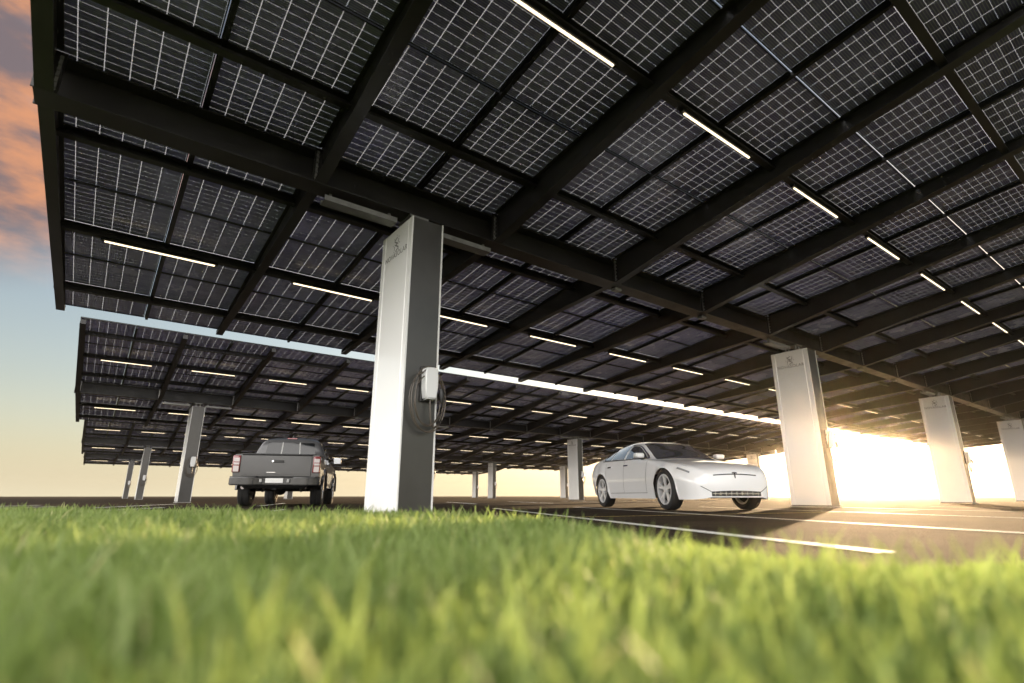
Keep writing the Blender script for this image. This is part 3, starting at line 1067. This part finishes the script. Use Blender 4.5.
# --- grey pickup ----------------------------------------------------
def pickup():
    Lc = 5.30
    xs = [0, .05, .15, .4, .95, 1.35, 1.5, 2.05, 2.3, 2.9, 3.42, 3.56, 3.60, 3.7, 4.2, 5.0, 5.25, 5.30]
    T = dict(
        w1=[.80, .86, .90, .925, .945, .94, .93, .925, .925, .925, .925, .925, .925, .93, .945, .94, .93, .92],
        z1=[.74, .74, .76, .8, .82, .82, .82, .82, .82, .82, .82, .82, .82, .82, .84, .84, .84, .84],
        w0=[.76, .82, .86, .89, .91, .905, .90, .895, .895, .895, .895, .895, .895, .90, .915, .91, .90, .89],
        z0=[.44, .42, .42, .43, .44, .44, .44, .44, .44, .44, .44, .44, .44, .46, .5, .56, .58, .58],
        w2=[.74, .80, .84, .87, .90, .90, .895, .89, .89, .89, .89, .89, .89, .90, .915, .91, .90, .89],
        z2=[.96, .99, 1.01, 1.045, 1.075, 1.085, 1.09, 1.10, 1.10, 1.10, 1.10, 1.11, 1.135, 1.135, 1.135, 1.135, 1.135, 1.13],
        w3=[.55, .60, .63, .66, .70, .74, .79, .69, .665, .655, .65, .665, .80, .84, .85, .85, .84, .83],
        z3=[1.00, 1.04, 1.06, 1.09, 1.12, 1.125, 1.13, 1.56, 1.62, 1.645, 1.63, 1.58, 1.155, 1.148, 1.148, 1.148, 1.145, 1.14],
        z4=[1.01, 1.05, 1.075, 1.11, 1.14, 1.145, 1.15, 1.62, 1.69, 1.715, 1.70, 1.65, 1.158, 1.152, 1.152, 1.152, 1.15, 1.145])
    fa, ra, rr = .93, 4.17, .435
    S = Shell(xs, T, [(fa, rr, .40), (ra, rr, .40)], L=Lc, tens=.7)
    st = sorted(set(list(np.linspace(0, Lc, 130)) + [3.56, 3.57, 3.58, 3.59, 3.60, fa - rr, fa + rr, ra - rr, ra + rr, fa - rr + .006, fa + rr - .006, ra - rr + .006, ra + rr - .006]))
    vs = list(np.linspace(0, 4, 41))
    sc = .93
    az = R(-13.6)
    head = plan(math.sin(az), math.cos(az)); right = plan(math.cos(az), -math.sin(az))
    rear = plan(-4.93, 11.55)                      # middle of the tailgate on the ground
    org = rear + head * (Lc / 2 * sc)
    t = empty('pickup_truck', (org.x, org.y, 0), math.atan2(head.y, head.x), sc)
    tag(t, 'dark grey double cab pickup seen from behind, left of the nearest pillar', 'truck')
    bm = S.body(st, vs)
    bmesh.ops.recalc_face_normals(bm, faces=bm.faces)
    bvh = BVHTree.FromBMesh(bm)
    obj('body', bm, M['car_grey'], t, smooth=38)
    XR_ = -Lc / 2                                    # rear plane in local x

    def from_side(side):
        def f(x, z):
            h = bvh.ray_cast(Vector((Lc / 2 - x, side * 2, z)), Vector((0, -side, 0)))
            return h[0] + h[1] * .004 * (1 if h[1].y * side > 0 else -1) if h[0] else None
        return f

    def from_rear(y, z):
        h = bvh.ray_cast(Vector((-6, y, z)), Vector((1, 0, 0)))
        return h[0] if h[0] else None

    grid_patch(lambda a, b: S.P(1.56 + .50 * a, 3.12 + .88 * (1 - abs(2 * b - 1)), -1 if b < .5 else 1), 12, 24, 'windshield', M['glass_dark'], t, .004, .004)
    # rear window: three panes and a frame
    def rw(y0, y1, nm):
        def fn(a, b):
            z = 1.19 + .37 * b
            sq = 1 - .10 * b
            return from_rear((y0 + (y1 - y0) * a) * sq, z)
        return grid_patch(fn, 8, 8, nm, M['glass_dark'], t, .006, .006)
    rw(-.62, -.24, 'rear_window'); rw(-.215, .215, 'rear_window'); rw(.24, .62, 'rear_window')
    for y in (-.228, .228):
        grid_patch(lambda a, b, y=y: from_rear((y - .014 + .028 * a) * (1 - .1 * b), 1.18 + .39 * b), 2, 8, 'window_post', M['galv'], t, .012, .01)
    for s in (-1, 1):
        fs = from_side(s)
        for x0, x1 in ((1.82, 2.62), (2.72, 3.42)):
            def fn(a, b, x0=x0, x1=x1):
                x = x0 + (x1 - x0) * a
                zt = min(S.f['z3'](x) - .07, 1.57)
                return fs(x, 1.13 + (max(zt, 1.14) - 1.13) * b)
            grid_patch(fn, 10, 6, 'side_window', M['glass_dark'], t, .003, .003)
        for xd in (1.62, 2.67, 3.50):
            strip_on(fs, [(xd, z) for z in np.linspace(.52, 1.09, 18)], .010, 'door_seam', M['black_trim'], t)
        strip_on(fs, [(3.63, z) for z in np.linspace(.50, 1.08, 12)], .022, 'bed_gap', M['black_trim'], t)
        for xh in (2.45, 3.28):
            grid_patch(lambda a, b, xh=xh: fs(xh + .19 * a, .985 + .035 * b), 6, 2, 'door_handle', M['car_grey'], t, .022, .02)
        strip_on(fs, [(x, .52) for x in np.linspace(1.42, 3.66, 30)], .05, 'side_step', M['black_trim'], t)
        # flared arch lips
        for xc in (fa, ra):
            bm = bmesh.new()
            n = 24; ring = []
            for k in range(n + 1):
                a = math.pi * (k / n) * 1.04 - .02 * math.pi
                ca, sa = math.cos(a), math.sin(a)
                pr = []
                for r_, y in ((rr - .012, .90), (rr + .055, .925), (rr + .05, .965), (rr - .012, .975)):
                    pr.append(bm.verts.new((Lc / 2 - xc + r_ * ca, s * y, .40 + r_ * sa)))
                ring.append(pr)
            for A, B in zip(ring, ring[1:]):
                for q in range(4):
                    bm.faces.new((A[q], A[(q + 1) % 4], B[(q + 1) % 4], B[q]))
            bm.faces.new(ring[0]); bm.faces.new(ring[-1])
            obj('arch_flare', bm, M['car_grey'], t, smooth=40)
            wheel(t, (Lc / 2 - xc, s * .80, .385), .385, .265, s, 6, .235)
            bm = bmesh.new()
            n = 18
            v0 = [bm.verts.new((Lc / 2 - xc + (rr - .015) * math.cos(math.pi * k / n), s * .55, .40 + (rr - .015) * math.sin(math.pi * k / n))) for k in range(n + 1)]
            v1 = [bm.verts.new((v.co.x, s * .93, v.co.z)) for v in v0]
            for k in range(n): bm.faces.new((v0[k], v0[k + 1], v1[k + 1], v1[k]))
            bm.faces.new(v0)
            obj('arch_liner', bm, M['liner'], t)
        # mirrors
        x = Lc / 2 - 1.78
        bm = bmesh.new(); box(bm, x - .05, x + .09, s * 1.04 - .11, s * 1.04 + .11, 1.12, 1.31, .035, 3)
        m_ = obj('mirror', bm, M['chrome'], t, smooth=50)
        bm = bmesh.new(); box(bm, x - .054, x - .051, s * 1.04 - .09, s * 1.04 + .09, 1.14, 1.29)
        obj('mirror_glass', bm, M['lamp_clear'], m_)
        bm = bmesh.new(); box(bm, x - .02, x + .05, s * .92 - .07, s * .92 + .07, 1.14, 1.19, .01)
        obj('mirror_arm', bm, M['black_trim'], m_)
        # tail lamps: red with pale blocks
        bm = bmesh.new(); box(bm, XR_ - .035, XR_ + .20, s * .845 - .078, s * .845 + .085, .74, 1.11, .02, 3)
        lamp = obj('tail_lamp', bm, M['lamp_red'], t, smooth=50)
        for z0, z1 in ((.755, .885), (.905, .95), (.975, 1.055)):
            bm = bmesh.new(); box(bm, XR_ - .041, XR_ - .028, s * .845 - .058, s * .845 + .058, z0, z1, .004)
            obj('lens', bm, M['lamp_pale'], lamp)
        # frame rail, spring, damper, tow hook
        bm = bmesh.new(); box(bm, XR_ + .15, XR_ + 4.6, s * .50 - .04, s * .50 + .04, .50, .62)
        obj('frame_rail', bm, M['liner'], t)
        bm = bmesh.new()
        tube(bm, [(Lc / 2 - ra + .55 * q, s * .52, .44 - .05 * (1 - q * q)) for q in np.linspace(-1, 1, 9)], .03, 6)
        obj('leaf_spring', bm, M['black_trim'], t)
        bm = bmesh.new(); tube(bm, [(Lc / 2 - ra - .10, s * .44, .34), (Lc / 2 - ra - .22, s * .36, .66)], .032, 8)
        obj('damper', bm, M['galv'], t)
    # tailgate with pressed panel, ridge, cap and handle
    bm = bmesh.new()
    hexa(bm, [(XR_ - .030, -.735, .655), (XR_ - .030, .735, .655), (XR_ + .05, .735, .655), (XR_ + .05, -.735, .655),
              (XR_ - .030, -.735, 1.125), (XR_ - .030, .735, 1.125), (XR_ + .05, .735, 1.125), (XR_ + .05, -.735, 1.125)])
    bmesh.ops.bevel(bm, geom=list(bm.edges), offset=.012, segments=3, affect='EDGES')
    tg = obj('tailgate', bm, M['car_grey'], t, smooth=50)
    bm = bmesh.new()
    P_ = [(-.70, .70), (.70, .70), (.70, .775), (.30, .785), (0, .80), (-.30, .785), (-.70, .775)]
    a = [bm.verts.new((XR_ - .044, y, z)) for y, z in P_]; b = [bm.verts.new((XR_ - .029, y, z)) for y, z in P_]
    bm.faces.new(a); bm.faces.new(b)
    for i in range(7): bm.faces.new((a[i], a[(i + 1) % 7], b[(i + 1) % 7], b[i]))
    bmesh.ops.recalc_face_normals(bm, faces=bm.faces)
    bmesh.ops.bevel(bm, geom=[e for e in bm.edges if abs(e.verts[0].co.x - e.verts[1].co.x) < 1e-6 and e.verts[0].co.x < XR_ - .04], offset=.008, segments=2, affect='EDGES')
    obj('ridge', bm, M['car_grey'], tg, smooth=40)
    bm = bmesh.new(); box(bm, XR_ - .045, XR_ + .10, -.75, .75, 1.122, 1.158, .012, 2)
    obj('gate_cap', bm, M['black_trim'], tg)
    bm = bmesh.new(); box(bm, XR_ - .044, XR_ - .026, -.14, .10, .955, 1.015, .006)
    hd = obj('handle', bm, M['black_trim'], tg)
    bm = bmesh.new(); tube(bm, [(XR_ - .052, .095, .99), (XR_ - .040, .095, .99)], .022, 14)
    obj('camera_lens', bm, M['chrome'], hd)
    bm = bmesh.new(); box(bm, XR_ - .034, XR_ - .028, -.66, -.56, .735, .752)
    obj('badge', bm, M['chrome'], tg)
    bm = bmesh.new(); box(bm, XR_ - .05, XR_ - .04, .02, .20, .742, .752)
    obj('badge', bm, M['chrome'], tg)
    # bed cover
    bm = bmesh.new(); box(bm, XR_ + .10, XR_ + 1.66, -.80, .80, 1.154, 1.168, .004)
    obj('bed_cover', bm, M['black_trim'], t)
    # bumper
    bm = bmesh.new()
    out = [(-.95, .14), (-.95, -.06), (-.86, -.15), (-.40, -.165), (-.36, -.13), (.36, -.13), (.40, -.165), (.86, -.15), (.95, -.06), (.95, .14)]
    prism(bm, [(XR_ + b_, a_) for a_, b_ in out], .465, .640)
    bmesh.ops.recalc_face_normals(bm, faces=bm.faces)
    bmesh.ops.bevel(bm, geom=list(bm.edges), offset=.018, segments=3, affect='EDGES')
    bp = obj('bumper', bm, M['car_grey'], t, smooth=45)
    bm = bmesh.new(); prism(bm, [(XR_ + b_ * .9 - .004, a_ * .99) for a_, b_ in out], .641, .655)
    obj('step_pad', bm, M['black_trim'], bp)
    bm = bmesh.new()
    hexa(bm, [(XR_ - .05, -.62, .40), (XR_ - .05, .62, .40), (XR_ + .12, .62, .40), (XR_ + .12, -.62, .40), (XR_ - .12, -.70, .466), (XR_ - .12, .70, .466), (XR_ + .12, .70, .466), (XR_ + .12, -.70, .466)])
    obj('valance', bm, M['black_trim'], bp)
    bm = bmesh.new(); box(bm, XR_ - .142, XR_ - .132, -.18, .19, .515, .615, .003)
    obj('number_plate', bm, M['plate'], bp)
    for s in (-1, 1):
        bm = bmesh.new(); box(bm, XR_ - .150, XR_ - .128, s * .285 - .03, s * .285 + .03, .52, .60, .01)
        obj('plate_lamp', bm, M['galv'], bp)
    # axle, differential, tow bar, exhaust, spare wheel
    bm = bmesh.new(); tube(bm, [(Lc / 2 - ra, -.72, .385), (Lc / 2 - ra, .72, .385)], .045, 10)
    bmesh.ops.create_uvsphere(bm, u_segments=16, v_segments=10, radius=.13, matrix=Matrix.Translation((Lc / 2 - ra, .05, .385)))
    obj('rear_axle', bm, M['black_trim'], t, smooth=50)
    bm = bmesh.new(); box(bm, XR_ - .06, XR_ + .30, -.045, .045, .365, .44); box(bm, XR_ + .06, XR_ + .14, -.50, .50, .41, .47)
    obj('tow_bar', bm, M['liner'], t)
    bm = bmesh.new(); tube(bm, [(XR_ + 1.4, -.45, .48), (XR_ + .5, -.58, .47), (XR_ + .05, -.64, .42)], .036, 12)
    obj('exhaust', bm, M['chrome'], t, smooth=50)
    bm = bmesh.new(); tube(bm, [(XR_ - .03, .66, .42), (XR_ + .05, .66, .42)], .04, 14)
    obj('fog_lamp', bm, M['lamp_pale'], t, smooth=50)
    bm = bmesh.new(); lathe(bm, [(.12, -.1), (.34, -.11), (.36, -.05), (.36, .05), (.34, .11), (.12, .1)], 32)
    bmesh.ops.rotate(bm, verts=bm.verts, cent=(0, 0, 0), matrix=Matrix.Rotation(math.pi / 2, 3, 'X'))
    bmesh.ops.translate(bm, verts=bm.verts, vec=(XR_ + .62, 0, .56))
    obj('spare_wheel', bm, M['rubber'], t, smooth=40)
    # third brake light, roof fin
    bm = bmesh.new(); box(bm, Lc / 2 - 3.56, Lc / 2 - 3.48, -.12, .12, 1.655, 1.685, .006)
    obj('brake_light', bm, M['lamp_red'], t)
    bm = bmesh.new()
    hexa(bm, [(Lc / 2 - 3.42, -.03, 1.695), (Lc / 2 - 3.42, .03, 1.695), (Lc / 2 - 3.24, .02, 1.705), (Lc / 2 - 3.24, -.02, 1.705),
              (Lc / 2 - 3.42, -.008, 1.77), (Lc / 2 - 3.42, .008, 1.77), (Lc / 2 - 3.36, .005, 1.76), (Lc / 2 - 3.36, -.005, 1.76)])
    obj('antenna_fin', bm, M['black_trim'], t)
    # front lamps and grille (seen only from elsewhere)
    for s in (-1, 1):
        grid_patch(lambda a, b: S.P(.06 + .36 * a, 1.35 + .5 * b, s), 8, 4, 'headlight', M['lamp_clear'], t, .004, .004)
    bm = bmesh.new(); box(bm, Lc / 2 - .01, Lc / 2 + .03, -.52, .52, .66, .94, .02)
    obj('grille', bm, M['black_trim'], t)
    bm = bmesh.new(); box(bm, -Lc / 2 + .5, Lc / 2 - .3, -.54, .54, .46, .9)
    obj('inner_block', bm, M['liner'], t)


pickup()

# ------------------------------------------------------------------ grass
def grass():
    zones = [(.33, 1.3, 30000, .0030), (1.3, 2.6, 44000, .0036), (2.6, 4.4, 44000, .0044), (4.4, 8.5, 38000, .0052), (8.5, 15., 14000, .008)]
    Rr, Dd, Ww = [], [], []
    for d0, d1, n, w in zones:
        d = np.sqrt(rng.uniform(d0 * d0, d1 * d1, n))
        r = rng.uniform(-1, 1, n) * (d * 1.18 + .35)
        k = d < edge_d(r) - rng.exponential(.05, n)
        Rr.append(r[k]); Dd.append(d[k]); Ww.append(np.full(k.sum(), w))
    r = np.concatenate(Rr); d = np.concatenate(Dd); w = np.concatenate(Ww)
    n = len(r)
    # clumps: height and tone vary over tens of centimetres
    def wave(a, b, s): return np.sin(r * a + s) * np.cos(d * b + 1.7 * s) + .6 * np.sin(r * a * 2.3 + d * b * 1.9 + s * 3)
    cl = .5 + .25 * wave(5.1, 4.3, .4) + .2 * wave(11., 9.5, 1.3)
    cl = np.clip(cl, 0, 1)
    edge = np.clip((edge_d(r) - d) / 1.0, 0, 1)
    near_right = np.clip((r - .1) / .8, 0, 1) * np.clip((d - .8) / .6, 0, 1)
    h = (.105 + .045 * cl) * rng.uniform(.55, 1.2, n) * (1 - .6 * near_right) * (.8 + .2 * edge)
    long_ = rng.random(n) < .05
    h[long_] *= 1.45
    h = np.minimum(h, .195)
    ang = rng.uniform(0, 2 * np.pi, n)
    bend = rng.uniform(.05, .5, n) * h
    lean = rng.uniform(0, 2 * np.pi, n)
    base = np.outer(r, np.array(RGT)) + np.outer(d, np.array(FWD))
    base[:, 2] = .012
    wd = np.stack([np.cos(ang), np.sin(ang), np.zeros(n)], 1) * (w * rng.uniform(.7, 1.3, n))[:, None]
    bd = np.stack([np.cos(lean), np.sin(lean), np.zeros(n)], 1)
    V = np.zeros((n, 7, 3))
    for i, (t, ww) in enumerate(((0, .8), (.4, 1.), (.75, .7))):
        c = base + bd * (bend * t * t)[:, None] + np.array([0, 0, 1]) * (h * (t - .18 * t * t))[:, None]
        V[:, 2 * i] = c - wd * ww; V[:, 2 * i + 1] = c + wd * ww
    V[:, 6] = base + bd * bend[:, None] + np.array([0, 0, 1]) * (h * .82)[:, None]
    idx = (np.arange(n) * 7)[:, None]
    q1 = idx + np.array([0, 1, 3, 2]); q2 = idx + np.array([2, 3, 5, 4]); t3 = idx + np.array([4, 5, 6])
    loops = np.concatenate([np.concatenate([q1, q2, t3], 1).ravel()])
    me = bpy.data.meshes.new('grass')
    me.vertices.add(n * 7); me.vertices.foreach_set('co', V.ravel())
    me.loops.add(n * 11); me.loops.foreach_set('vertex_index', loops.astype(np.int32))
    st = (np.arange(n) * 11)[:, None] + np.array([0, 4, 8])
    me.polygons.add(n * 3)
    me.polygons.foreach_set('loop_start', st.ravel().astype(np.int32))
    me.polygons.foreach_set('loop_total', np.tile([4, 4, 3], n).astype(np.int32))
    me.polygons.foreach_set('use_smooth', np.ones(n * 3, dtype=bool))
    me.update(calc_edges=True)
    tone = np.clip(.30 + .34 * cl + rng.normal(0, .15, n), 0, 1)
    dry = rng.random(n) < .025
    tone[dry] = rng.uniform(.85, 1., dry.sum())
    at = me.attributes.new('tone', 'FLOAT', 'POINT')
    at.data.foreach_set('value', np.repeat(tone, 7).astype(np.float32))
    o = link('grass', me, M['grass'])
    tag(o, 'long green grass of the lawn in the foreground', 'grass', kind='stuff')
    print('blades', n)


grass()

# ------------------------------------------------------------------ dusty evening air
hm = bpy.data.materials.new('haze'); hm.use_nodes = True
hnt = hm.node_tree; hnt.nodes.clear()
ho = hnt.nodes.new('ShaderNodeOutputMaterial'); pv_ = hnt.nodes.new('ShaderNodeVolumePrincipled')
pv_.inputs['Color'].default_value = (1., .88, .70, 1)
pv_.inputs['Density'].default_value = .00062
pv_.inputs['Anisotropy'].default_value = .90
hnt.links.new(pv_.outputs[0], ho.inputs['Volume'])
bm = bmesh.new(); box(bm, -G - 6, G + 6, -G - 6, G + 6, -1.0, 7.5)
tag(obj('haze', bm, hm), kind='stuff')

# ------------------------------------------------------------------ sky and sun
SUN_DIR = ray(862, 436)
sun_el = math.asin(SUN_DIR.z)
sun_az = math.atan2(SUN_DIR.y, SUN_DIR.x)          # from +x, anticlockwise
ld = bpy.data.lights.new('sun', 'SUN')
ld.energy = 3.2; ld.angle = R(.6); ld.color = (1., .70, .40)
lo = bpy.data.objects.new('sun', ld); COL.objects.link(lo)
lo.rotation_euler = (-SUN_DIR).to_track_quat('-Z', 'Y').to_euler()
print('sun el', math.degrees(sun_el), 'az', math.degrees(sun_az))

W = bpy.data.worlds.new('World'); SC.world = W
W.use_nodes = True
nt = W.node_tree; L = nt.links.new
bg = nt.nodes['Background']
sky = N(nt, 'ShaderNodeTexSky', sky_type='NISHITA')
sky.sun_disc = False
sky.sun_elevation = sun_el
sky.sun_rotation = math.pi / 2 - sun_az
sky.air_density = 1.0; sky.dust_density = 2.2; sky.ozone_density = 1.6; sky.altitude = 50
bg.inputs['Strength'].default_value = .15
# a torn cloud bank lit by the low sun, high on the left, and a broad fill glow added opposite the sun
geo = N(nt, 'ShaderNodeTexCoord')
nrm = N(nt, 'ShaderNodeVectorMath', operation='NORMALIZE'); L(geo.outputs['Generated'], nrm.inputs[0])


def wm(op, a, b=None, c=None, clamp=False):
    n = N(nt, 'ShaderNodeMath', operation=op, use_clamp=clamp)
    for i, x in enumerate((a, b, c)):
        if x is None: continue
        if isinstance(x, (int, float)): n.inputs[i].default_value = x
        else: L(x, n.inputs[i])
    return n.outputs[0]


def wdot(v):
    n = N(nt, 'ShaderNodeVectorMath', operation='DOT_PRODUCT')
    L(nrm.outputs[0], n.inputs[0]); n.inputs[1].default_value = tuple(v)
    return n.outputs['Value']


def wramp(x, lo, hi):
    n = N(nt, 'ShaderNodeMapRange', interpolation_type='SMOOTHSTEP', inp={'From Min': lo, 'From Max': hi})
    L(x, n.inputs['Value'])
    return n.outputs[0]


def wmix(f, a, b):
    n = N(nt, 'ShaderNodeMix', data_type='RGBA')
    for i, x in ((0, f), (6, a), (7, b)):
        if isinstance(x, tuple): n.inputs[i].default_value = (*x, 1)
        elif isinstance(x, (int, float)): n.inputs[i].default_value = x
        else: L(x, n.inputs[i])
    return n.outputs[2]


sep = N(nt, 'ShaderNodeSeparateXYZ'); L(nrm.outputs[0], sep.inputs[0])
el = sep.outputs[2]
hs0 = N(nt, 'ShaderNodeHueSaturation', inp={'Saturation': .72, 'Value': .48}); L(sky.outputs[0], hs0.inputs['Color'])
# dusty air low over the horizon: pale cream, brighter towards the sun
sunward = wramp(wdot((SUN_DIR.x, SUN_DIR.y, 0.0)), .25, 1.0)
dust_col = wmix(sunward, (1.32, 1.17, .82), (1.45, 1.22, .80))
dustf = wm('POWER', 2.718, wm('MULTIPLY', wm('MAXIMUM', el, 0.), -9.5))
hs_out = wmix(wm('MULTIPLY', dustf, .95), hs0.outputs[0], dust_col)
mp = N(nt, 'ShaderNodeMapping'); mp.inputs['Scale'].default_value = (1, 1, 2.6)
L(nrm.outputs[0], mp.inputs['Vector'])
n1 = N(nt, 'ShaderNodeTexNoise', inp={'Scale': 2.6, 'Detail': 7., 'Roughness': .58, 'Distortion': .4}); L(mp.outputs[0], n1.inputs['Vector'])
n2 = N(nt, 'ShaderNodeTexNoise', inp={'Scale': 5.5, 'Detail': 5., 'Roughness': .6}); L(mp.outputs[0], n2.inputs['Vector'])
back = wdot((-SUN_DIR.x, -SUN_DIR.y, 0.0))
SKY_GAIN = 1.0
# added sky fill behind the camera, brightens pillar cladding and sedan
fill_mask = wm('MULTIPLY', wramp(back, -.15, .75), wm('MULTIPLY', wramp(n1.outputs['Fac'], .32, .50), wramp(el, -.02, .12)))
fill_col = wmix(n2.outputs['Fac'], (6.4, 6.2, 6.1), (9.2, 8.8, 8.3))
c1 = wmix(wm('MULTIPLY', fill_mask, .9), hs_out, fill_col)
# torn warm cloud high on the left of the view
cl_dir = ray(-20, 50)
wc = wm('MULTIPLY', wramp(wdot(cl_dir), .952, .985), wramp(n1.outputs['Fac'], .16, .38))
cc = wmix(wramp(n2.outputs['Fac'], .38, .62), (.30, .235, .25), (1.05, .47, .24))
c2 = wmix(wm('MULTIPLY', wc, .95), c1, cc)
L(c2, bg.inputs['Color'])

# ------------------------------------------------------------------ camera and render
cd = bpy.data.cameras.new('camera'); co = bpy.data.objects.new('camera', cd); COL.objects.link(co)
co.location = EYE
co.rotation_euler = CF.to_track_quat('-Z', 'Y').to_euler()
cd.sensor_width = 36; cd.lens = 36 * FPX / 1024
cd.clip_start = .02; cd.clip_end = 3000
cd.dof.use_dof = True; cd.dof.focus_distance = 9.5; cd.dof.aperture_fstop = 1.2
SC.camera = co
SC.view_settings.view_transform = 'Standard'
SC.view_settings.look = 'None'
SC.view_settings.exposure = 2.3
SC.view_settings.gamma = 1
SC.view_settings.use_curve_mapping = False
cy = SC.cycles
cy.use_denoising = True
cy.max_bounces = 6; cy.diffuse_bounces = 3; cy.glossy_bounces = 3; cy.transmission_bounces = 4; cy.transparent_max_bounces = 6
cy.caustics_reflective = False; cy.caustics_refractive = False
cy.sample_clamp_indirect = 6
